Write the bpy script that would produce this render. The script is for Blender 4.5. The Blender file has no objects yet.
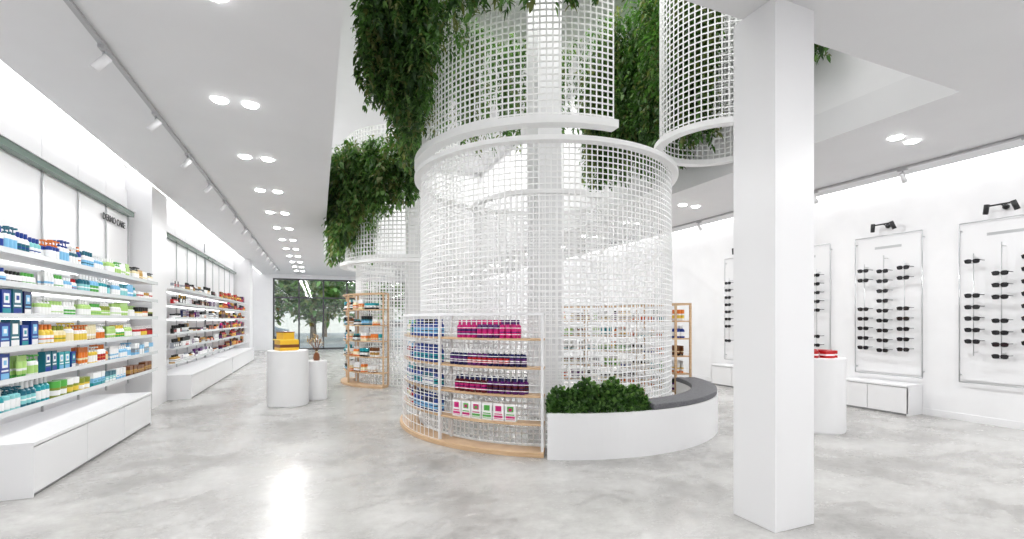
import bpy, math, random
from mathutils import Vector, Matrix
random.seed(7)
R=random.random
U=random.uniform
scene=bpy.context.scene
scene.view_settings.view_transform='Standard'
scene.view_settings.look='None'
scene.view_settings.exposure=0.10

# ------------------------------------------------------------ materials
MC={}
def mat(name,col,rough=0.5,metal=0.0,emit=None,es=0.0,spec=None):
    if name in MC: return MC[name]
    m=bpy.data.materials.new(name); m.use_nodes=True
    b=m.node_tree.nodes['Principled BSDF']
    b.inputs['Base Color'].default_value=(*col,1)
    b.inputs['Roughness'].default_value=rough
    b.inputs['Metallic'].default_value=metal
    if emit:
        b.inputs['Emission Color'].default_value=(*emit,1)
        b.inputs['Emission Strength'].default_value=es
    MC[name]=m; return m
def noise_mat(name,c1,c2,scale,rough=(0.4,0.6),bump=0.0,stretch=(1,1,1),detail=6):
    if name in MC: return MC[name]
    m=bpy.data.materials.new(name); m.use_nodes=True
    nt=m.node_tree; b=nt.nodes['Principled BSDF']
    tc=nt.nodes.new('ShaderNodeTexCoord'); mp=nt.nodes.new('ShaderNodeMapping')
    mp.inputs['Scale'].default_value=stretch
    n=nt.nodes.new('ShaderNodeTexNoise'); n.inputs['Scale'].default_value=scale; n.inputs['Detail'].default_value=detail
    cr=nt.nodes.new('ShaderNodeValToRGB')
    cr.color_ramp.elements[0].position=0.32; cr.color_ramp.elements[1].position=0.68
    cr.color_ramp.elements[0].color=(*c1,1); cr.color_ramp.elements[1].color=(*c2,1)
    nt.links.new(tc.outputs['Object'],mp.inputs['Vector']); nt.links.new(mp.outputs['Vector'],n.inputs['Vector'])
    nt.links.new(n.outputs['Fac'],cr.inputs['Fac']); nt.links.new(cr.outputs['Color'],b.inputs['Base Color'])
    mr=nt.nodes.new('ShaderNodeMapRange'); mr.inputs['To Min'].default_value=rough[0]; mr.inputs['To Max'].default_value=rough[1]
    nt.links.new(n.outputs['Fac'],mr.inputs['Value']); nt.links.new(mr.outputs['Result'],b.inputs['Roughness'])
    if bump:
        bp=nt.nodes.new('ShaderNodeBump'); bp.inputs['Strength'].default_value=bump
        nt.links.new(n.outputs['Fac'],bp.inputs['Height']); nt.links.new(bp.outputs['Normal'],b.inputs['Normal'])
    MC[name]=m; return m

M_wall=noise_mat('wall_paint',(0.78,0.78,0.79),(0.81,0.81,0.82),3,(0.5,0.6))
M_ceil=noise_mat('ceiling_paint',(0.74,0.74,0.75),(0.76,0.76,0.77),2,(0.6,0.7))
M_white=mat('white_lacquer',(0.79,0.79,0.80),0.3)
M_net=mat('net_white_powdercoat',(0.90,0.90,0.90),0.45)
M_track=mat('track_grey',(0.42,0.42,0.43),0.4)
M_grey=mat('seam_grey',(0.35,0.35,0.36),0.5)
M_black=mat('black_metal',(0.015,0.015,0.017),0.4)
M_dark=mat('dark_frame',(0.06,0.06,0.065),0.4)
M_metal=mat('brushed_steel',(0.55,0.56,0.57),0.3,0.9)
M_wood=noise_mat('birch_wood',(0.53,0.34,0.19),(0.67,0.47,0.29),6,(0.4,0.5),0.02,(1,1,9))
M_cush=noise_mat('grey_felt',(0.10,0.10,0.11),(0.17,0.17,0.18),60,(0.9,0.95),0.1)
M_soil=noise_mat('potting_soil',(0.03,0.02,0.012),(0.07,0.045,0.03),20,(0.9,1.0),0.2)
M_hdr=mat('green_glass_header',(0.15,0.22,0.18),0.2)
M_led=mat('led_diffuser',(1,1,1),0.5,0,(1,1,1),25.0)
M_lens=mat('sunglass_lens',(0.01,0.01,0.012),0.12)
M_accent=mat('acrylic_edge',(0.72,0.74,0.75),0.15)

def floor_mat():
    m=bpy.data.materials.new('polished_concrete'); m.use_nodes=True
    nt=m.node_tree; b=nt.nodes['Principled BSDF']
    tc=nt.nodes.new('ShaderNodeTexCoord')
    n1=nt.nodes.new('ShaderNodeTexNoise'); n1.inputs['Scale'].default_value=0.8; n1.inputs['Detail'].default_value=10; n1.inputs['Roughness'].default_value=0.68; n1.inputs['Distortion'].default_value=0.2
    n2=nt.nodes.new('ShaderNodeTexNoise'); n2.inputs['Scale'].default_value=7; n2.inputs['Detail'].default_value=12; n2.inputs['Roughness'].default_value=0.8
    mp=nt.nodes.new('ShaderNodeMapping'); mp.inputs['Scale'].default_value=(0.8,1.1,1); mp.inputs['Rotation'].default_value=(0,0,0.35)
    nt.links.new(tc.outputs['Object'],n1.inputs['Vector'])
    nt.links.new(tc.outputs['Object'],mp.inputs['Vector']); nt.links.new(mp.outputs['Vector'],n2.inputs['Vector'])
    mx=nt.nodes.new('ShaderNodeMix'); mx.data_type='FLOAT'; mx.inputs[0].default_value=0.38
    nt.links.new(n1.outputs['Fac'],mx.inputs[2]); nt.links.new(n2.outputs['Fac'],mx.inputs[3])
    cr=nt.nodes.new('ShaderNodeValToRGB'); e=cr.color_ramp.elements
    e[0].position=0.37; e[0].color=(0.22,0.214,0.205,1)
    e[1].position=0.64; e[1].color=(0.57,0.563,0.55,1)
    k=cr.color_ramp.elements.new(0.5); k.color=(0.405,0.398,0.386,1)
    nt.links.new(mx.outputs[0],cr.inputs['Fac']); nt.links.new(cr.outputs['Color'],b.inputs['Base Color'])
    mr=nt.nodes.new('ShaderNodeMapRange'); mr.inputs['From Min'].default_value=0.35; mr.inputs['From Max'].default_value=0.65
    mr.inputs['To Min'].default_value=0.36; mr.inputs['To Max'].default_value=0.17
    nt.links.new(mx.outputs[0],mr.inputs['Value']); nt.links.new(mr.outputs['Result'],b.inputs['Roughness'])
    b.inputs['Specular IOR Level'].default_value=0.48
    return m
M_floor=floor_mat()
def leaf_mat(name,c,t):
    m=bpy.data.materials.new(name); m.use_nodes=True; nt=m.node_tree
    b=nt.nodes['Principled BSDF']; b.inputs['Base Color'].default_value=(*c,1); b.inputs['Roughness'].default_value=0.45
    tr=nt.nodes.new('ShaderNodeBsdfTranslucent'); tr.inputs['Color'].default_value=(*t,1)
    mx=nt.nodes.new('ShaderNodeMixShader'); mx.inputs[0].default_value=0.35
    out=nt.nodes['Material Output']
    nt.links.new(b.outputs[0],mx.inputs[1]); nt.links.new(tr.outputs[0],mx.inputs[2]); nt.links.new(mx.outputs[0],out.inputs[0])
    return m
LEAF=[leaf_mat('leaf_dark',(0.022,0.058,0.016),(0.07,0.18,0.02)),
      leaf_mat('leaf_mid',(0.055,0.125,0.03),(0.12,0.32,0.04)),
      leaf_mat('leaf_light',(0.15,0.27,0.08),(0.24,0.48,0.08)),
      leaf_mat('leaf_olive',(0.13,0.155,0.05),(0.24,0.3,0.06))]
def glass():
    m=bpy.data.materials.new('window_glass'); m.use_nodes=True; nt=m.node_tree
    nt.nodes.remove(nt.nodes['Principled BSDF'])
    t=nt.nodes.new('ShaderNodeBsdfTransparent'); g=nt.nodes.new('ShaderNodeBsdfGlossy'); g.inputs['Roughness'].default_value=0.02
    t.inputs['Color'].default_value=(0.93,0.96,0.96,1)
    mx=nt.nodes.new('ShaderNodeMixShader'); mx.inputs[0].default_value=0.07
    nt.links.new(t.outputs[0],mx.inputs[1]); nt.links.new(g.outputs[0],mx.inputs[2]); nt.links.new(mx.outputs[0],nt.nodes['Material Output'].inputs[0])
    return m
M_glass=glass()

# ------------------------------------------------------------ mesh builder
class MB:
    def __init__(s): s.v=[]; s.f=[]; s.mi=[]; s.mats=[]; s.sm=[]
    def m(s,mt):
        if mt not in s.mats: s.mats.append(mt)
        return s.mats.index(mt)
    def add(s,vs,fs,mt,smooth=False):
        o=len(s.v); s.v.extend(vs); k=s.m(mt)
        for f in fs: s.f.append([i+o for i in f]); s.mi.append(k); s.sm.append(smooth)
    def box(s,x0,x1,y0,y1,z0,z1,mt):
        s.add([(x0,y0,z0),(x1,y0,z0),(x1,y1,z0),(x0,y1,z0),(x0,y0,z1),(x1,y0,z1),(x1,y1,z1),(x0,y1,z1)],
              [(0,3,2,1),(4,5,6,7),(0,1,5,4),(1,2,6,5),(2,3,7,6),(3,0,4,7)],mt)
    def rbox(s,cx,cy,z0,z1,wx,wy,rot,mt):
        c,sn=math.cos(rot),math.sin(rot); vs=[]
        for z in (z0,z1):
            for a,b in ((-1,-1),(1,-1),(1,1),(-1,1)):
                x=a*wx/2; y=b*wy/2
                vs.append((cx+x*c-y*sn,cy+x*sn+y*c,z))
        s.add(vs,[(0,3,2,1),(4,5,6,7),(0,1,5,4),(1,2,6,5),(2,3,7,6),(3,0,4,7)],mt)
    def lathe(s,cx,cy,prof,n=10,smooth=True,sx=1,sy=1,rot=0):
        cr,sr=math.cos(rot),math.sin(rot)
        def ring(r,z):
            o=[]
            for i in range(n):
                a=2*math.pi*i/n; x=r*math.cos(a)*sx; y=r*math.sin(a)*sy
                o.append((cx+x*cr-y*sr,cy+x*sr+y*cr,z))
            return o
        for j in range(1,len(prof)):
            r0,z0,_=prof[j-1]; r1,z1,mt=prof[j]
            if r1<1e-5: 
                s.add(ring(r0,z0),[tuple(range(n))],mt); continue
            if r0<1e-5:
                s.add(ring(r1,z1),[tuple(reversed(range(n)))],mt); continue
            s.add(ring(r0,z0)+ring(r1,z1),[(i,(i+1)%n,n+(i+1)%n,n+i) for i in range(n)],mt,smooth)
    def sector(s,cx,cy,r0,r1,a0,a1,z0,z1,mt,n=24,closed=False):
        a0=math.radians(a0); a1=math.radians(a1)
        vs=[]; cnt=n if closed else n+1
        for i in range(cnt):
            a=a0+(a1-a0)*i/n; c,sn=math.cos(a),math.sin(a)
            vs+= [(cx+r0*c,cy+r0*sn,z0),(cx+r1*c,cy+r1*sn,z0),(cx+r1*c,cy+r1*sn,z1),(cx+r0*c,cy+r0*sn,z1)]
        fs=[]
        for i in range(n):
            p=4*i; q=4*((i+1)%cnt)
            fs+=[(p,q,q+1,p+1),(p+1,q+1,q+2,p+2),(p+2,q+2,q+3,p+3),(p+3,q+3,q,p)]
        if not closed:
            fs.append((0,1,2,3)); e=4*n; fs.append((e+3,e+2,e+1,e))
        s.add(vs,fs,mt)
    def tube(s,p,q,r,mt,n=6):
        p=Vector(p); q=Vector(q); d=(q-p).normalized()
        a=d.orthogonal().normalized(); b=d.cross(a); vs=[]
        for e in (p,q):
            for i in range(n):
                t=2*math.pi*i/n; vs.append(tuple(e+a*r*math.cos(t)+b*r*math.sin(t)))
        s.add(vs,[(i,(i+1)%n,n+(i+1)%n,n+i) for i in range(n)]+[tuple(reversed(range(n))),tuple(range(n,2*n))],mt,True)
    def obj(s,name,parent=None,bevel=0):
        me=bpy.data.meshes.new(name); me.from_pydata(s.v,[],s.f)
        for mt in s.mats: me.materials.append(mt)
        me.polygons.foreach_set('material_index',s.mi); me.polygons.foreach_set('use_smooth',s.sm); me.update()
        o=bpy.data.objects.new(name,me); bpy.context.collection.objects.link(o)
        if parent: o.parent=parent
        if bevel:
            b=o.modifiers.new('bevel','BEVEL'); b.width=bevel; b.segments=2; b.limit_method='ANGLE'
        return o
def empty(name):
    o=bpy.data.objects.new(name,None); bpy.context.collection.objects.link(o); return o
def sbox(name,x0,x1,y0,y1,z0,z1,mt,bevel=0,parent=None):
    b=MB(); b.box(x0,x1,y0,y1,z0,z1,mt); return b.obj(name,parent,bevel)

# ------------------------------------------------------------ room
XL,XR,YB,YF=-2.85,8.6,-3.0,25.0
HC=3.65; HT=7.0
VX0,VX1,VY0,VY1=0.16,5.72,2.54,17.0
sbox('floor',XL-0.2,XR+0.2,YB-0.2,YF+0.2,-0.1,0,M_floor)
sbox('wall_left',XL-0.2,XL,YB,YF,0,4.2,M_wall)
sbox('wall_right',XR,XR+0.2,YB,YF,0,4.2,M_wall)
sbox('wall_back',XL-0.2,XR+0.2,YB-0.2,YB,0,4.2,M_wall)
b=MB()
cx0,cx1=-2.49,8.25
b.box(cx0,VX0,YB,YF,HC,HC+0.35,M_ceil)
b.box(VX1,cx1,YB,YF,HC,HC+0.35,M_ceil)
b.box(VX0,VX1,YB,VY0,HC,HC+0.35,M_ceil)
b.box(VX0,VX1,VY1,YF,HC,HC+0.35,M_ceil)
b.box(XL-0.2,cx0,YB,YF,4.0,4.2,M_ceil)
b.box(cx1,XR+0.2,YB,YF,4.0,4.2,M_ceil)
b.box(VX0-0.15,VX0,VY0-0.15,VY1+0.15,HC+0.35,HT,M_wall)
b.box(VX1,VX1+0.15,VY0-0.15,VY1+0.15,HC+0.35,HT,M_wall)
b.box(VX0,VX1,VY0-0.15,VY0,HC+0.35,HT,M_wall)
b.box(VX0,VX1,VY1,VY1+0.15,HC+0.35,HT,M_wall)
b.box(VX0-0.15,VX1+0.15,VY0-0.15,VY1+0.15,HT,HT+0.15,M_ceil)
b.obj('ceiling')
b=MB()
b.box(XL-0.2,-2.0,YF,YF+0.2,0,4.2,M_wall)
b.box(4.6,XR+0.2,YF,YF+0.2,0,4.2,M_wall)
b.box(-2.0,4.6,YF,YF+0.2,3.45,4.2,M_wall)
b.obj('wall_far')
b=MB()
for x in (-2.0,-0.9,0.2,1.3,2.4,3.5,4.53): b.box(x,x+0.07,YF+0.02,YF+0.12,0,3.45,M_dark)
b.box(-2.0,4.6,YF+0.02,YF+0.12,3.38,3.45,M_dark); b.box(-2.0,4.6,YF+0.02,YF+0.12,2.5,2.57,M_dark); b.box(-2.0,4.6,YF+0.02,YF+0.12,0,0.08,M_dark)
b.box(-2.0,4.6,YF+0.06,YF+0.07,0.08,3.4,M_glass)
b.obj('window_1')
b=MB(); b.box(XR-0.015,XR,YB,YF,0,0.1,M_white); b.obj('baseboard_right')
sbox('structural_column',2.87,3.26,2.27,2.62,0,HC,M_white,0.004)

# ------------------------------------------------------------ lights
def area(name,loc,sx,sy,power,rot=(0,0,0),shape='RECTANGLE',col=(1,1,1),spread=None):
    l=bpy.data.lights.new(name,'AREA'); l.shape=shape; l.size=sx
    if shape in('RECTANGLE','ELLIPSE'): l.size_y=sy
    l.energy=power; l.color=col
    if spread: l.spread=spread
    o=bpy.data.objects.new(name,l); o.location=loc; o.rotation_euler=rot; bpy.context.collection.objects.link(o); return o
def downlight_pairs():
    trim=MB()
    pos=[]
    for k in range(-3,11):
        y=5.45+1.76*k; pos+= [(-0.91,y),(-0.64,y)]
    for k in range(-3,12):
        y=3.47+1.79*k; pos+= [(6.43,y),(6.75,y)]
    for y in (-1.9,0.2): pos+=[(1.6,y),(1.9,y),(4.1,y),(4.4,y)]
    for y in (19,21.5): pos+=[(1.6,y),(1.9,y),(4.1,y),(4.4,y)]
    for x,y in pos:
        n=20
        trim.lathe(x,y,[(0.09,HC-.001,M_white),(.085,HC-.005,M_white),(.075,HC-.006,M_white)],n)
        trim.lathe(x,y,[(.075,HC-.006,M_led),(.065,HC-.016,M_led),(.04,HC-.024,M_led),(0,HC-.024,M_led)],n)
        area('downlight_lamp',(x,y,HC-0.03),0.12,0.12,14,shape='DISK')
    trim.obj('downlight')
downlight_pairs()
area('cove_led_left',(-2.66,11,3.93),0.08,27.5,45,(0,0,0))
area('cove_led_right',(8.41,11,3.93),0.08,27.5,50,(0,0,0))
M_strip=mat('cove_strip_diffuser',(1,1,1),0.5,0,(1,1,1),5.0)
b=MB(); b.box(cx0-.04,cx0,YB,YF,HC+.0,HC+.03,M_strip); b.box(cx1,cx1+.04,YB,YF,HC+.0,HC+.03,M_strip); b.obj('cove_light_strip')
area('void_fill_lamp',(2.94,9.8,6.9),5.3,14.2,560,col=(1,1,.98))  # added fill lamp to brighten the void; the roof above is solid
def track(name,X,ys,side):
    b=MB(); b.box(X-0.018,X+0.018,YB+0.5,23,HC-0.034,HC-.004,M_track)
    for y in ys:
        b.box(X-0.02,X+0.02,y-0.06,y+0.06,HC-0.06,HC-0.03,M_track)
        b.tube((X,y,HC-0.05),(X,y,HC-0.13),0.01,M_track)
        b.tube((X-0.03*side,y,HC-0.1),(X+0.06*side,y,HC-0.21),0.032,M_white,12)
    b.obj(name)
track('track_light',-1.58,[3.4+1.3*i for i in range(15)],-1)
track('track_light',7.75,[1.5+1.3*i for i in range(15)],1)

# ------------------------------------------------------------ products
PC={}
def pm(c):
    if c not in PC:
        l=sum(c)/3; d=[k*.93+l*.07 for k in c]
        PC[c]=mat('pack_%02x%02x%02x'%tuple(int(255*k) for k in c),tuple(k**2.4 for k in d),0.35)
    return PC[c]
W=(.95,.95,.95); BL=(.05,.25,.6); NB=(.05,.1,.35); TE=(.1,.62,.66); LB=(.5,.75,.9); GR=(.35,.7,.3); LG=(.7,.85,.5)
YE=(.92,.8,.3); OR=(.9,.5,.18); RD=(.75,.1,.12); PK=(.88,.12,.5); PU=(.38,.12,.45); BK=(.06,.06,.07); CR=(.93,.88,.72); BR=(.5,.3,.15); GD=(.75,.58,.25); DR=(.4,.06,.12); GY=(.6,.62,.65)
OL=(.55,.6,.2); DT=(.05,.42,.5); MG=(.80,.08,.48); PT=(.55,.82,.83)
def bottle(b,x,y,z,w,h,c1,c2,c3,rot=0,flat=1.0):
    r=w/2; A,B,C=pm(c1),pm(c2),pm(c3)
    b.lathe(x,y,[(0,z,A),(r*.92,z,A),(r,z+.04*h,A),(r,z+.16*h,A),(r*1.01,z+.17*h,C),(r*1.01,z+.3*h,C),(r*1.01,z+.36*h,B),(r*1.01,z+.5*h,C),(r,z+.51*h,A),(r*.95,z+.66*h,A),(r*.42,z+.76*h,A),(r*.48,z+.77*h,B),(r*.44,z+h,B),(0,z+h,B)],9,True,flat,1,rot)
def pump(b,x,y,z,w,h,c1,c2,c3,rot=0):
    r=w/2; A,B,C=pm(c1),pm(c2),pm(c3)
    b.lathe(x,y,[(0,z,A),(r,z,A),(r,z+.15*h,A),(r*1.01,z+.16*h,C),(r*1.01,z+.52*h,C),(r,z+.53*h,A),(r,z+.66*h,A),(r*.5,z+.72*h,A),(r*.5,z+.8*h,B),(r*.15,z+.81*h,B),(r*.15,z+.94*h,B)],9,True,1.0,1,rot)
    c,s=math.cos(rot),math.sin(rot)
    b.rbox(x+c*r*.35,y+s*r*.35,z+.93*h,z+h,w*.7,w*.28,rot,B)
def tube(b,x,y,z,w,h,c1,c2,c3,rot=0):
    r=w/2; A,B,C=pm(c1),pm(c2),pm(c3)
    n=8
    b.lathe(x,y,[(0,z,B),(r*.7,z,B),(r*.7,z+.16*h,B),(r*.85,z+.17*h,A),(r*.95,z+.34*h,A),(r,z+.45*h,C),(r,z+.75*h,A)],n,True,.55,1,rot)
    b.rbox(x,y,z+.73*h,z+h,w*.12,w*1.02,rot,A)
def jar(b,x,y,z,w,h,c1,c2,c3,rot=0):
    r=w/2; A,B,C=pm(c1),pm(c2),pm(c3)
    b.lathe(x,y,[(0,z,A),(r*.9,z,A),(r*.92,z+.2*h,A),(r*.94,z+.48*h,C),(r*.95,z+.62*h,A),(r,z+.64*h,B),(r,z+.98*h,B),(0,z+.98*h,B)],10,True)
def pbox(b,x,y,z,w,h,c1,c2,c3,rot=0):
    d=w*.6
    b.rbox(x,y,z,z+h*.30,d,w*.95,rot,pm(c1)); b.rbox(x,y,z+h*.30,z+h*.62,d*1.0,w*.95,rot,pm(c3)); b.rbox(x,y,z+h*.62,z+h,d,w*.95,rot,pm(c2))
    b.rbox(x,y,z+h*.38,z+h*.46,d+.003,w*.6,rot,pm(c1))
def carton(b,x,y,z,w,h,c1,c2,c3,rot=0):
    d=w*.5
    b.rbox(x,y,z,z+h,d,w*.96,rot,pm(c1)); b.rbox(x,y,z+h*.10,z+h*.30,d+.003,w*.8,rot,pm(c3)); b.rbox(x,y,z+h*.5,z+h*.86,d+.003,w*.55,rot,pm(c2)); b.rbox(x,y,z+h*.36,z+h*.42,d+.003,w*.7,rot,pm(c2)); b.rbox(x,y,z+h*.6,z+h*.76,d+.006,w*.28,rot,pm(c3))
def perfume(b,x,y,z,w,h,c1,c2,c3,rot=0):
    b.rbox(x,y,z,z+h*.62,w*.5,w*.9,rot,pm(c1)); b.rbox(x,y,z+h*.2,z+h*.45,w*.52,w*.6,rot,pm(c3)); b.lathe(x,y,[(0,z+h*.62,pm(c2)),(w*.16,z+h*.62,pm(c2)),(w*.2,z+h*.7,pm(c2)),(w*.2,z+h,pm(c2)),(0,z+h,pm(c2))],8)
KIND={'b':bottle,'t':tube,'j':jar,'x':pbox,'p':perfume,'c':carton,'u':pump}
RJ=random.Random(99)
def run(b,X,z,y0,y1,kind,w,h,cols,rows=2,grp=4):
    y=y0+w/2; i=0; kk=kind; hm=1
    while y<y1-w/2:
        if i%grp==0:
            hm=RJ.uniform(.82,1.04)
            kk=RJ.choice('bbtu') if kind in 'bt' and w<.072 else kind
        c=cols[(i//grp)%len(cols)]
        for k in range(rows):
            KIND[kk](b,X-0.06-k*w*0.95,y+RJ.uniform(-.002,.002),z,w,h*hm,c[0],c[1],c[2],RJ.uniform(-.06,.06))
        y+=w*1.09; i+=1
        if i%grp==0: y+=RJ.uniform(.0,.02)

# ------------------------------------------------------------ left wall shelving
M_led2=mat('shelf_led',(1,1,1),0.5,0,(1,1,1),4.0)
def shelving(Y0,Y1,levels,rowfn,ptop=0.45,py0=None,py1=None,xf=-2.4,pxf=-2.14):
    root=empty('wall_shelving_unit')
    b=MB(); xb=XL+0.005
    y=Y0; 
    while y<Y1-0.01:
        ye=min(y+0.84,Y1); b.box(xb,xb+0.05,y+0.006,ye-0.006,ptop,3.5,M_white); y=ye
    b.box(xb,xb+0.04,Y0,Y1,ptop,3.48,M_grey)
    b.box(xb+0.05,xb+0.14,Y0,Y1,3.08,3.15,M_hdr)
    b.box(xb+0.05,xb+0.16,Y0,Y1,3.15,3.165,M_white)
    b.obj('back_panel',root)
    b=MB()
    for z in levels:
        b.box(xb+0.05,xf,Y0,Y1,z-0.014,z,M_white)
        b.box(xf,xf+0.006,Y0,Y1,z-0.018,z+0.028,M_accent)
        b.box(xb+0.06,xb+0.075,Y0,Y1,z-0.026,z-0.014,M_led2)
    y=Y0
    while y<=Y1+0.01:
        b.box(xb+0.045,xb+0.07,y-0.010,y+0.010,ptop,3.08,M_metal); y+=(Y1-Y0)/max(1,round((Y1-Y0)/0.85))
    b.obj('shelf_boards',root)
    b=MB(); p0=py0 if py0 else Y0; p1=py1 if py1 else Y1
    b.box(xb,pxf+0.0,p0,p1,ptop-0.03,ptop,M_white)
    b.box(xb,pxf-0.03,p0+0.01,p1-0.01,0.0,ptop-0.03,M_grey)
    n=max(1,round((p1-p0)/1.0)); L=(p1-p0)/n
    for i in range(n):
        b.box(pxf-0.03,pxf-0.008,p0+i*L+0.004,p0+(i+1)*L-0.004,0.03,ptop-0.04,M_white)
    b.box(xb,pxf-0.008,p0-0.0,p0+0.012,0.0,ptop-0.03,M_white); b.box(xb,pxf-0.008,p1-0.012,p1,0.0,ptop-0.03,M_white)
    b.obj('drawer_plinth',root,0.003)
    b=MB(); rowfn(b,xf); b.obj('stocked_products',root)
    return root
LV=[0.66,0.93,1.20,1.48,1.75,2.03]
def rows1(b,X):
    z=LV[5]
    run(b,X,z,5.1,5.9,'t',.055,.22,[(W,BL,BL),(W,DT,LB),(W,BL,DT),(PT,BL,W)],2,3)
    run(b,X,z,6.0,6.7,'b',.06,.23,[(BL,OR,W),(W,BL,LB),(DT,W,W)],2,3)
    run(b,X,z,6.75,7.3,'b',.055,.21,[(W,DT,LB),(LB,W,W)],2,4)
    run(b,X,z,7.4,8.2,'t',.06,.2,[(LG,W,W),(W,GR,LG),(W,W,LG)],2,3)
    run(b,X,z,8.3,9.15,'b',.06,.18,[(CR,BK,W),(GD,BK,CR),(W,BK,CR)],2,3)
    z=LV[4]
    run(b,X,z,5.1,5.8,'b',.05,.15,[(W,BL,LB),(W,BK,W),(W,GR,W)],2,4)
    run(b,X,z,5.95,6.6,'b',.05,.17,[(W,RD,LB),(W,GR,W),(LB,W,W)],2,3)
    run(b,X,z,6.65,7.5,'b',.07,.23,[(DT,W,PT),(LB,W,GR),(TE,W,W)],2,3)
    run(b,X,z,7.55,8.4,'b',.055,.2,[(LB,W,W),(W,TE,PT)],2,4)
    run(b,X,z,8.45,9.15,'j',.07,.14,[(RD,W,W),(W,GD,W)],2,3)
    z=LV[3]
    run(b,X,z,5.05,5.75,'c',.14,.255,[(NB,LB,W),(BL,W,TE),(DT,W,BL)],1,1)
    run(b,X,z,5.8,6.6,'b',.055,.18,[(LG,W,W),(W,LG,W),(W,W,GR)],2,4)
    run(b,X,z,6.65,7.5,'b',.06,.19,[(LG,W,W),(W,GR,LG),(OL,W,LG)],2,4)
    run(b,X,z,7.55,8.3,'t',.06,.2,[(W,LG,W),(LG,W,W)],2,4)
    run(b,X,z,8.4,9.15,'j',.07,.16,[(YE,BK,W),(OR,BK,W),(OL,W,BK)],2,3)
    z=LV[2]
    run(b,X,z,5.05,5.8,'c',.13,.25,[(BL,W,TE),(BL,LB,W),(DT,W,W)],1,1)
    run(b,X,z,5.85,6.5,'b',.07,.22,[(YE,OR,W),(CR,OL,YE),(W,YE,CR)],2,3)
    run(b,X,z,6.55,7.3,'b',.06,.2,[(W,OR,YE),(CR,BR,W),(W,W,OR)],2,4)
    run(b,X,z,7.4,8.2,'b',.06,.2,[(LG,W,W),(W,YE,GR)],2,4)
    run(b,X,z,8.3,9.15,'t',.06,.18,[(RD,W,W),(RD,W,YE),(DR,W,RD)],2,4)
    z=LV[1]
    run(b,X,z,5.05,5.45,'c',.13,.25,[(NB,DT,W),(BL,W,LB)],1,1)
    run(b,X,z,5.5,5.85,'b',.065,.22,[(LG,GR,W),(W,GR,LG)],2,2)
    run(b,X,z,5.9,6.6,'c',.11,.22,[(DT,W,BL),(TE,W,LB),(BL,TE,W)],1,2)
    run(b,X,z,6.65,7.4,'b',.065,.22,[(OR,W,CR),(YE,W,W),(W,OR,RD)],2,3)
    run(b,X,z,7.5,8.2,'b',.06,.2,[(W,LB,LB),(LB,W,W)],2,4)
    run(b,X,z,8.3,9.15,'x',.09,.18,[(LB,W,GY),(W,LB,W)],1,2)
    z=LV[0]
    run(b,X,z,5.05,6.0,'b',.07,.24,[(TE,W,W),(PT,DT,W),(DT,W,PT)],2,3)
    run(b,X,z,6.05,6.9,'j',.12,.18,[(OL,GR,W),(OL,W,YE),(YE,OL,W)],1,2)
    run(b,X,z,6.95,8.0,'x',.1,.17,[(TE,W,LB),(W,DT,PT),(LB,W,W)],1,3)
    run(b,X,z,8.05,9.1,'x',.14,.15,[(BR,BR,GD)],1,2)
r1=shelving(5.03,9.2,LV,rows1,0.45,5.03,7.95)
DARK=[(BK,GD,W),(DR,BK,GD),(PU,BK,W),(W,BK,W),(GD,BK,W),(NB,W,GD),(RD,BK,W),(W,GD,GY),(BK,BK,RD),(OR,BK,W),(GY,BK,W)]
def rows2(y0,y1,pal,seed,hs=(.13,.2)):
    def fn(b,X):
        rr=random.Random(seed)
        for z in [0.66,0.93,1.20,1.48,1.75,2.03]:
            y=y0+0.05
            while y<y1-0.4:
                L=rr.uniform(.3,.8); k=rr.choice('ppxbbjc'); c=[rr.choice(pal) for _ in range(2)]
                w=rr.uniform(.07,.12); h=rr.uniform(*hs)
                if k=='j': h=.1
                run(b,X,z,y,min(y+L,y1-0.03),k,w,h,c,1,rr.choice((1,2,3))); y+=L+rr.uniform(.03,.15)
    return fn
shelving(10.2,14.6,LV,rows2(10.2,14.6,DARK+[(W,W,GY),(W,GY,W),(W,BK,W),(BK,W,GY),(W,PU,W)],3),0.45)
shelving(14.75,19.3,LV,rows2(14.75,19.3,[(DR,RD,GD),(PU,PK,BK),(RD,BK,YE),(OR,RD,BK),(BR,GD,BK),(BK,DR,PU),(NB,BK,RD),(YE,BR,RD)],5,(.18,.25)),0.45)
sbox('wall_pillar',XL,-2.5,9.3,10.1,0,4.0,M_white)
sbox('wall_pillar',XL,-2.3,19.4,20.2,0,4.0,M_white)
tx=bpy.data.curves.new('header_lettering','FONT'); tx.body='DERMO CARE'; tx.size=0.13; tx.extrude=0.003; tx.offset=0.002; tx.align_x='CENTER'
to=bpy.data.objects.new('header_lettering',tx); bpy.context.collection.objects.link(to)
to.location=(XL+0.085,8.6,2.86); to.rotation_euler=(math.radians(90),0,math.radians(90)); tx.materials.append(M_black); to.parent=r1

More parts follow.
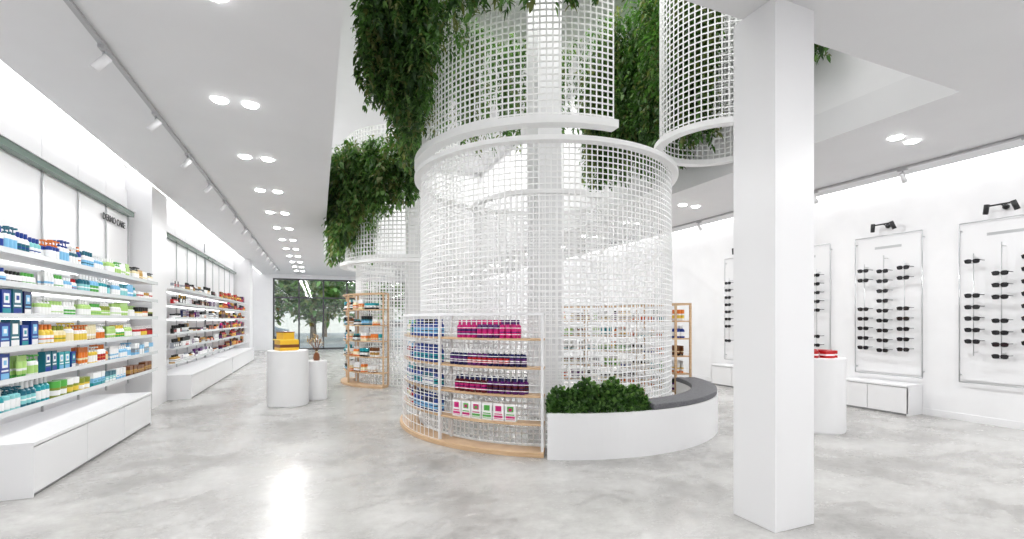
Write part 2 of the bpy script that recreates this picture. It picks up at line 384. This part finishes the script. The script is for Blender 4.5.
# ------------------------------------------------------------ nets
def net(b,cx,cy,Rr,z0,z1,a0,a1,pitch=0.085,w=0.02,t=0.012,mt=None):
    mt=mt or M_net
    closed=abs(a1-a0)>=359.9
    L=math.radians(a1-a0)*Rr; n=max(2,round(L/pitch))
    for i in range(n if closed else n+1):
        a=math.radians(a0)+math.radians(a1-a0)*i/n
        b.rbox(cx+Rr*math.cos(a),cy+Rr*math.sin(a),z0,z1,t,w,a,mt)
    m=round((z1-z0)/pitch); seg=max(12,int(L/0.16))
    for j in range(m+1):
        z=z0+(z1-z0)*j/m
        b.sector(cx,cy,Rr-t/2-.001,Rr+t/2+.001,a0,a1,z-w/2,z+w/2,mt,seg,closed)
CX,CY=3.30,6.40
NX,NY,NR=3.19,6.46,1.85
root=empty('net_cylinder_installation')
ZR=3.48
b=MB(); net(b,NX,NY,NR,0.02,ZR,0,360,0.068,0.0125,0.008); b.obj('lower_net',root)
b=MB(); b.sector(NX,NY,NR-.03,NR+.09,0,360,ZR-.01,ZR+.05,M_net,96,True); b.sector(NX,NY,NR-.03,NR+.04,0,360,0.0,0.04,M_net,96,True); b.obj('lower_ring',root,0.005)
b=MB(); net(b,NX,NY,NR-.02,3.74,HT-0.02,150,270,0.074,0.016,0.009); b.sector(NX,NY,NR-.06,NR+.09,150,270,3.66,3.75,M_net,60); b.obj('upper_net',root)
b=MB(); net(b,NX,NY,1.05,0.02,3.1,130,290,0.085,0.012,0.008); b.sector(NX,NY,1.02,1.1,130,290,3.1,3.15,M_net,40); b.obj('inner_net',root)
b=MB(); net(b,4.97,4.8,0.74,3.84,HT-0.02,0,360,0.078,0.014,0.009); b.sector(4.97,4.8,0.70,0.82,0,360,3.78,3.85,M_net,60,True); b.obj('side_upper_net',root)
sbox('inner_column',NX-0.2,NX+0.2,NY-0.2,NY+0.2,0,HT,M_white,0.004,root)
C2X,C2Y=2.2,11.6
root=empty('net_cylinder_installation')
b=MB(); net(b,C2X,C2Y,1.38,0.02,2.8,0,360,0.085,0.015); b.sector(C2X,C2Y,1.35,1.46,0,360,2.8,2.86,M_net,60,True); b.obj('lower_net',root)
b=MB(); net(b,C2X,C2Y,1.62,2.75,5.6,100,300,0.09,0.02); b.sector(C2X,C2Y,1.58,1.74,100,300,2.68,2.75,M_net,60); b.obj('upper_net',root)
sbox('inner_column',C2X-0.2,C2X+0.2,C2Y-0.2,C2Y+0.2,0,HT,M_white,0.004,root)

# ------------------------------------------------------------ curved gondolas
def gondola(cx,cy,r0,r1,a0,a1,levels,top,posts,postmat,prod,base_t=0.05,netback=True,parent_name='curved_display_gondola',fr=0,wires=(0.04,)):
    root=empty(parent_name)
    b=MB()
    b.sector(cx,cy,r0,r1+0.06,a0,a1,0.0,base_t,M_wood,30)
    for z in levels: b.sector(cx,cy,r0,r1,a0,a1,z-0.022,z,M_wood,30)
    b.obj('wood_shelves',root,0.003)
    b=MB()
    for a in posts:
        for r in (r0+0.02,r1-0.0):
            ar=math.radians(a); b.rbox(cx+r*math.cos(ar),cy+r*math.sin(ar),base_t,top,0.03,0.03,ar,postmat)
        ar=math.radians(a)
        rm=(r0+r1)/2
        b.rbox(cx+rm*math.cos(ar),cy+rm*math.sin(ar),top-0.03,top,(r1-r0),0.03,ar,postmat)
    b.sector(cx,cy,r1-0.015,r1+0.015,a0,a1,top-0.03,top,postmat,30)
    b.sector(cx,cy,r0,r0+0.03,a0,a1,top-0.03,top,postmat,30)
    b.obj('frame_posts',root)
    b=MB()
    for z in levels: 
        for dz in wires: b.sector(cx,cy,r1+0.0,r1+0.006,a0,a1,z+dz,z+dz+.006,M_net,30)
    if fr: net(b,cx,cy,r1+0.02,base_t,top-0.03,a0,fr,0.1,0.006,0.006)
    b.obj('guard_wires',root)
    b=MB(); prod(b); b.obj('stocked_products',root)
    return root
def arcrun(b,cx,cy,r,a0,a1,z,kind,w,h,cols,grp=4,rows=1):
    for k in range(rows):
        rr=r-k*w*1.0; a=a0+math.degrees(w/2/rr); i=0
        while a<a1-math.degrees(w/2/rr):
            ar=math.radians(a); c=cols[(i//grp)%len(cols)]
            KIND[kind](b,cx+rr*math.cos(ar),cy+rr*math.sin(ar),z,w,h,c[0],c[1],c[2],ar)
            a+=math.degrees(w*1.06/rr); i+=1
G1=[0.34,0.64,0.94,1.25]
def prodA(b):
    r=2.13
    arcrun(b,CX,CY,r,212,234,1.25,'b',.066,.2,[(MG,MG,PU),(PU,PK,MG),(MG,PU,PK)],4,2)
    arcrun(b,CX,CY,r,209,236,0.94,'b',.062,.18,[(NB,W,PU),(PU,W,RD),(NB,W,RD)],4,2)
    arcrun(b,CX,CY,r,211,236,0.64,'b',.07,.18,[(DR,NB,MG),(PU,NB,DR)],6,2)
    arcrun(b,CX,CY,r-.02,210,234,0.34,'c',.13,.19,[(W,MG,MG),(W,GR,MG),(W,MG,GR),(W,GR,GR)],1,1)
    for z,c1,c2 in ((1.25,[(BL,LB,TE),(CR,GR,W)],[(BL,BL,LB),(BL,BK,LB)]),(.94,[(NB,LB,BL),(RD,W,W)],[(BL,BL,TE)]),(.64,[(BL,TE,W)],[(BL,NB,TE),(DT,BL,W)]),(.34,[(RD,BL,W),(CR,BR,W)],[(BL,NB,LB),(NB,BL,LB)])):
        arcrun(b,CX,CY,r,166,184,z,'b',.065,.2,c1,4,2); arcrun(b,CX,CY,r,186,204,z,'b',.065,.21,c2,4,2)
gondola(CX,CY,2.0,2.2,163,240.5,G1,1.53,[163,206,240],M_white,prodA,0.05,fr=206,wires=(.04,.11,.18))
MIX=[(W,OR,YE),(TE,W,W),(OR,BK,W),(W,BK,CR),(RD,W,OR),(CR,GD,W),(LG,W,GR),(PU,BK,W),(BL,W,W),(BR,BK,CR)]
def prodB(cx,cy,r,a0,a1,lv,seed,h=.2,pal=MIX):
    def fn(b):
        rr=random.Random(seed)
        for z in lv:
            a=a0+1
            while a<a1-6:
                L=rr.uniform(6,13); arcrun(b,cx,cy,r,a,min(a+L,a1-1),z,rr.choice('bbtxj'),rr.uniform(.06,.09),rr.uniform(.12,h),[rr.choice(pal) for _ in range(2)],3,2); a+=L+1
    return fn
LB4=[0.32,0.60,0.88,1.16,1.44]
gondola(CX,CY,1.99,2.26,-14,75,LB4,1.72,[-14,15,45,75],M_wood,prodB(CX,CY,2.16,-14,75,LB4,11),0.05)
LB5=[0.32,0.66,1.0,1.34,1.68]
gondola(C2X,C2Y,1.42,1.66,160,236,LB5,2.03,[160,198,236],M_wood,prodB(C2X,C2Y,1.6,160,236,LB5,21,.24,[(TE,W,W),(DT,BK,LB),(CR,W,OR),(OR,W,CR),(BK,TE,W),(W,BR,GD)]),0.05)

# ------------------------------------------------------------ bench + planter
root=empty('curved_planter_bench')
b=MB()
b.sector(CX,CY,2.27,2.32,241.5,345,0,0.48,M_white,50)
b.sector(CX,CY,2.00,2.05,241.5,345,0,0.48,M_white,50)
b.sector(CX,CY,2.05,2.27,241.5,242.7,0,0.48,M_white,2)
b.sector(CX,CY,2.05,2.27,270,345,0,0.475,M_white,40)
b.obj('bench_shell',root)
b=MB(); b.sector(CX,CY,2.05,2.27,242.7,270,0.3,0.42,M_soil,20); b.obj('soil',root)
b=MB(); b.sector(CX,CY,1.99,2.31,271,345,0.48,0.545,M_cush,50); b.obj('seat_cushion',root,0.012)

def leaf(b,p,d,L,w,mt,curl=0.25):
    d=d.normalized(); s=d.cross(Vector((U(-.3,.3),U(-.3,.3),1)))
    if s.length<1e-3: s=Vector((1,0,0))
    s.normalize(); n=s.cross(d)
    m1=p+d*L*.35; tip=p+d*L-n*L*curl*.3 - Vector((0,0,L*curl))
    m2=p+d*L*.7-Vector((0,0,L*curl*.4))
    b.add([tuple(p),tuple(m1+s*w/2+n*w*.12),tuple(m2+s*w*.38),tuple(tip),tuple(m2-s*w*.38),tuple(m1-s*w/2+n*w*.12)],[(0,1,5),(1,2,4,5),(2,3,4)],mt)
b=MB()
for i in range(3800):
    a=math.radians(U(241.6,271)); t=(math.degrees(a)-241.6)/29.4
    r=2.15+U(-.13,.13); hmax=0.58+0.2*math.sin(math.pi*min(1,max(0,t)))**.5+0.035*math.sin(t*22)
    f=1-((r-2.15)/.2)**2
    z=0.46+(hmax*max(.6,f)-0.46)*R()**.6
    z=max(.45,min(z,hmax))
    p=Vector((CX+r*math.cos(a),CY+r*math.sin(a),z))
    d=Vector((math.cos(a)*U(-.7,.7),math.sin(a)*U(-.7,.7),U(0.3,1.3)))+Vector((U(-.5,.5),U(-.5,.5),0))
    leaf(b,p,d,U(.04,.075),U(.03,.05),random.choice([LEAF[1],LEAF[2],LEAF[1],LEAF[0]]),.12)
b.obj('shrubs',root)

# ------------------------------------------------------------ hanging foliage
def hang(b,x,y,zt,zb,dens=1.0,Ls=(.05,.12),spread=0.13,pal=(0,1,1,3,0)):
    z=zt; ox=U(-.04,.04); oy=U(-.04,.04); ph=U(0,6.28)
    step=0.017/dens
    pm_=LEAF[random.choice(pal)]
    wr=U(.25,.55)
    while z>zb:
        k=min(1,(z-zb)/.5)*.75+.25
        px=x+ox+0.08*math.sin(ph+z*3); py=y+oy+0.08*math.cos(ph+z*2.3)
        a=U(0,6.283); d=Vector((math.cos(a),math.sin(a),U(-1.4,.3)))
        L=U(*Ls)
        leaf(b,Vector((px+U(-spread,spread)*.5*k,py+U(-spread,spread)*.5*k,z)),d,L,L*wr*U(.8,1.2),pm_ if R()<.65 else LEAF[random.choice(pal+(2,2))],.3)
        z-=step*U(.6,1.4)
def mass(name,cx,cy,fn,n,parent=None,**kw):
    b=MB(); c=0
    while c<n:
        x,y,zt,zb=fn()
        if not(VX0+.12<x<VX1-.12): continue
        hang(b,x,y,zt,zb,**kw); c+=1
    return b.obj(name,parent)
root=empty('hanging_garden_foliage')
def pol(cx,cy,a,r): a=math.radians(a); return cx+r*math.cos(a),cy+r*math.sin(a)
def f1():
    a=U(152,203); r=U(1.95,2.62); x,y=pol(NX,NY,a,r)
    zb=3.9+ (r-1.95)*1.0+U(0,.9)+ (0.3 if a<160 else 0)+max(0,(a-192)/11)*.5
    return x,y,min(6.9,zb+U(1.4,3.1)),zb
mass('left_vines',CX,CY,f1,350,root)
def f1b():
    a=U(152,200); r=U(1.94,2.2); x,y=pol(NX,NY,a,r)
    return x,y,5.2,3.7+U(0,.9)
mass('left_vine_tips',CX,CY,f1b,65,root)
def f2():
    a=U(203,262); r=U(1.95,2.2); x,y=pol(NX,NY,a,r)
    zb=4.88+U(0,.35)-(a<215)*.3
    return x,y,zb+U(.8,1.5),zb
mass('front_vines',CX,CY,f2,80,root)
def f3():
    a=U(-38,45); r=U(1.55,2.35); x,y=pol(CX,CY,a,r)
    zb=3.9+U(0,.8); return x,y,min(6.9,zb+U(1.2,2.8)),zb
mass('right_vines',CX,CY,f3,350,root)
def f4():
    a=U(50,140); r=U(1.9,2.4); x,y=pol(CX,CY,a,r)
    zb=4.6+U(0,1.0); return x,y,6.9,zb
mass('rear_vines',CX,CY,f4,95,root)
def f5():
    x=U(5.3,5.6); y=U(3.6,4.3)
    zb=4.5+U(0,.3); return x,y,zb+1.2,zb
mass('side_vines',CX,CY,f5,25,root)
root=empty('hanging_garden_foliage')
def f6():
    a=U(120,262); r=U(1.55,2.15); x,y=pol(C2X,C2Y,a,r)
    zb=2.9+U(0,.85)+(r-1.75)*-.3+ max(0,(a-205)/50)*1.0
    zt=5.05+U(-.5,.4)-max(0,(r-1.8))*1.2
    return x,y,max(zt,zb+.3),zb
mass('rear_cluster_vines',C2X,C2Y,f6,460,root,Ls=(.08,.17),dens=.7,pal=(0,1,1,2,3))

# ------------------------------------------------------------ pedestals
def pedestal(name,x,y,r,h):
    b=MB(); b.lathe(x,y,[(0,0,M_white),(r-.01,0,M_white),(r-.01,.015,M_white),(r,.02,M_white),(r,h-.008,M_white),(r-.008,h,M_white),(0,h,M_white)],48); return b.obj(name)
pedestal('display_pedestal',-0.48,8.9,.325,.935)
pedestal('display_pedestal',-0.03,9.32,.185,.71)
pedestal('display_pedestal',6.12,4.25,.34,.96)
YG=(.93,.74,.2)
b=MB(); z=.936
b.rbox(-0.50,8.9,z,z+.17,.30,.30,.35,pm(YG)); b.rbox(-0.50,8.9,z+.05,z+.10,.305,.305,.35,pm(BR))
b.rbox(-0.52,8.92,z+.17,z+.185,.32,.32,.35,pm(YE)); b.rbox(-.52,8.92,z+.185,z+.3,.2,.2,.6,pm(YG)); b.rbox(-.52,8.92,z+.3,z+.315,.215,.215,.6,pm(BR))
b.obj('gold_gift_boxes')
b=MB(); z=.711
b.lathe(-0.03,9.32,[(0,z,pm(BR)),(.05,z,pm(BR)),(.06,z+.05,pm(BR)),(.045,z+.12,pm(BR)),(.02,z+.15,pm(BR)),(.025,z+.17,pm(CR)),(0,z+.17,pm(CR))],14)
for i in range(16):
    a=i*.7; q=Vector((-0.03+(.06+.05*(i%3))*math.cos(a),9.32+(.06+.05*(i%3))*math.sin(a),z+.34+.04*(i%4)))
    b.tube((-0.03,9.32,z+.15),q,.004,pm(BR),5)
    for k in range(5):
        leaf(b,q-Vector((0,0,.02*k)),Vector((U(-1,1),U(-1,1),U(0,1))),.05,.02,pm(GD if i%2 else CR),.1)
b.obj('dried_flower_vase')
b=MB(); z=.961
for i in range(7):
    a=i*.9; b.rbox(6.12+.19*math.cos(a),4.25+.19*math.sin(a),z,z+.09,.1,.13,a,pm(RD)); b.rbox(6.12+.19*math.cos(a),4.25+.19*math.sin(a),z+.03,z+.05,.102,.132,a,pm(W))
b.obj('red_product_boxes')

# ------------------------------------------------------------ right wall eyewear
def glasses(b,x,y,z,s=1.0):
    for sgn in(-1,1):
        cy=y+sgn*.036*s; n=12; vs=[]
        for dx in (0,.008):
            for i in range(n):
                a=2*math.pi*i/n; ca,sa=math.cos(a),math.sin(a)
                vs.append((x-dx,cy+.033*s*math.copysign(abs(ca)**.7,ca),z+.027*s*math.copysign(abs(sa)**.7,sa)))
        b.add(vs,[tuple(range(n)),tuple(reversed(range(n,2*n)))]+[(i,(i+1)%n,n+(i+1)%n,n+i) for i in range(n)],M_lens)
        b.box(x,x+.10*s,y+sgn*.068*s-.002,y+sgn*.068*s+.002,z+.008,z+.017,M_black)
        b.box(x-.008,x+.004,min(y+sgn*.06*s,y+sgn*.072*s),max(y+sgn*.06*s,y+sgn*.072*s),z+.006,z+.022,M_black)
    b.box(x-.006,x,y-.01,y+.01,z+.006,z+.014,M_black)
def eyewear(y0,y1,seed):
    rr=random.Random(seed)
    root=empty('eyewear_display_panel')
    b=MB(); xw=XR
    z0,z1=.56,2.83
    b.box(xw-.02,xw-.002,y0+.03,y1-.03,z0+.03,z1-.03,M_white)
    xf=xw-.05
    for yy in(y0,y1): b.tube((xf,yy,z0),(xf,yy,z1),.008,M_metal)
    for zz in(z0,z1): b.tube((xf,y0,zz),(xf,y1,zz),.008,M_metal)
    for yy in(y0,y1):
        for zz in (z0+.1,z1-.1): b.tube((xf,yy,zz),(xw,yy,zz),.01,M_metal)
    b.obj('panel_frame',root)
    b=MB(); g=MB()
    L=y1-y0
    for k in range(3):
        yy=y0+L*(.2+.3*k)
        top=2.5-(.0 if k==1 else .12); 
        b.tube((xw-.13,yy,.95),(xw-.13,yy,top),.006,M_metal); 
        for zz in(1.0,top-.05): b.tube((xw-.13,yy,zz),(xw-.02,yy,zz),.006,M_metal)
        for i in range(9):
            z=2.27-.16*i-(.03 if k==1 else 0)
            if rr.random()<.12: continue
            b.box(xw-.15,xw-.12,yy-.03,yy+.03,z-.03,z-.024,M_metal)
            glasses(g,xw-.165,yy,z,1.2)
    b.box(xw-.022,xw-.019,y0+L*.3,y0+L*.7,2.62,2.66,M_metal)
    b.obj('display_rods',root); g.obj('sunglasses',root)
    b=MB(); yc=(y0+y1)/2
    b.tube((XR,yc,2.98),(XR-.03,yc,2.98),.035,M_black,12)
    b.tube((XR-.03,yc,2.98),(XR-.16,yc,3.0),.008,M_black)
    b.tube((XR-.16,yc-.16,3.0),(XR-.16,yc+.16,3.0),.012,M_black,8)
    for sg in(-1,1): b.tube((XR-.18,yc+sg*.13,3.02),(XR-.14,yc+sg*.16,2.9),.03,M_black,12)
    b.obj('wall_spotlight')
for i,y in enumerate((1.43,2.84,4.26,5.66,7.07)): eyewear(y,y+.97,i)
def bench(y0,y1):
    b=MB(); b.box(8.2,XR-.005,y0,y1,.43,.46,M_white); b.box(8.23,XR-.005,y0+.01,y1-.01,0.0,.43,M_grey)
    ym=(y0+y1)/2
    b.box(8.21,8.23,y0+.0,ym-.004,.03,.42,M_white); b.box(8.21,8.23,ym+.004,y1,.03,.42,M_white); b.box(8.21,XR-.005,y0,y0+.012,0,.43,M_white); b.box(8.21,XR-.005,y1-.012,y1,0,.43,M_white)
    b.obj('low_storage_bench',bevel=.002)
bench(4.28,5.4); bench(7.0,8.1)
b=MB()
for i in range(6): b.box(7.4+i*.2,7.43+i*.2,9.6,9.63,0,2.9,M_white)
b.box(7.4,8.43,9.6,9.63,2.9,2.95,M_white); b.box(7.4,8.43,9.6,9.63,1.4,1.43,M_white); b.obj('slatted_screen')

# ------------------------------------------------------------ exterior
M_pave=noise_mat('street_paving',(0.25,0.25,0.25),(0.36,0.35,0.34),2,(.8,.9))
sbox('street_ground',-40,50,YF+0.2,YF+60,-.12,-.02,M_pave)
M_bark=noise_mat('tree_bark',(.07,.05,.035),(.13,.1,.07),15,(.9,1))
def tree(x,y,h,r):
    b=MB(); b.lathe(x,y,[(.22,-.02,M_bark),(.15,h*.35,M_bark),(.08,h*.7,M_bark)],8)
    for i in range(1300):
        a=U(0,6.28); ph=math.acos(U(-1,1)); rr=r*R()**.33
        p=Vector((x+rr*math.sin(ph)*math.cos(a),y+rr*math.sin(ph)*math.sin(a),h*.68+rr*1.0*math.cos(ph)))
        leaf(b,p,Vector((U(-1,1),U(-1,1),U(-.6,.6))),U(.35,.55),U(.2,.3),random.choice(LEAF),.2)
    b.obj('street_tree')
for x,y,h,r in((-3.5,34,5.0,2.4),(-.3,33,4.8,2.1),(2.8,34,5.2,2.4),(7,34,5.0,2.4),(-7.5,41,7,3.0),(0.5,44,7,3.6),(9.5,42,7,3)): tree(x,y,h,r)
def car(x,y,c):
    b=MB(); m=pm(c)
    prof=[(-2.1,.35),(-2.1,.8),(-1.9,.95),(-1.2,1.0),(-.7,1.42),(.8,1.45),(1.5,1.0),(2.05,.9),(2.15,.35)]
    n=len(prof); vs=[(x+a,y-.85,z) for a,z in prof]+[(x+a,y+.85,z) for a,z in prof]
    b.add(vs,[tuple(range(n)),tuple(reversed(range(n,2*n)))]+[(i,n+i,n+(i+1)%n,(i+1)%n) for i in range(n)],m)
    b.box(x-.75,x+.9,y-.86,y+.86,1.0,1.36,M_dark)
    for wx in(-1.35,1.35):
        for wy in(-.86,.86): b.tube((x+wx,y+wy-.06,.29),(x+wx,y+wy+.06,.29),.31,M_black,18)
    b.obj('parked_car')
car(-3.6,29,GY); car(4.2,29,W)
M_fac=noise_mat('facade_stone',(.5,.47,.43),(.6,.57,.52),3,(.8,.9))
sbox('building_facade',-30,35,58,60,-.02,11,M_fac)

w=bpy.data.worlds.new('sky'); scene.world=w; w.use_nodes=True
bg=w.node_tree.nodes['Background']; bg.inputs[0].default_value=(.78,.9,1,1); bg.inputs[1].default_value=1.9
sun=bpy.data.lights.new('sun','SUN'); sun.energy=3.5; sun.angle=.02
so=bpy.data.objects.new('sun',sun); so.rotation_euler=(math.radians(50),math.radians(20),0); bpy.context.collection.objects.link(so)

# ------------------------------------------------------------ camera
cam=bpy.data.cameras.new('camera'); cam.sensor_width=36; cam.lens=470/1024*36; cam.shift_y=50.5/1024
cam.clip_start=.05; cam.clip_end=200
co=bpy.data.objects.new('camera',cam); co.location=(0,0,1.45); co.rotation_euler=(math.radians(90),0,math.radians(-22.4))
bpy.context.collection.objects.link(co); scene.camera=co
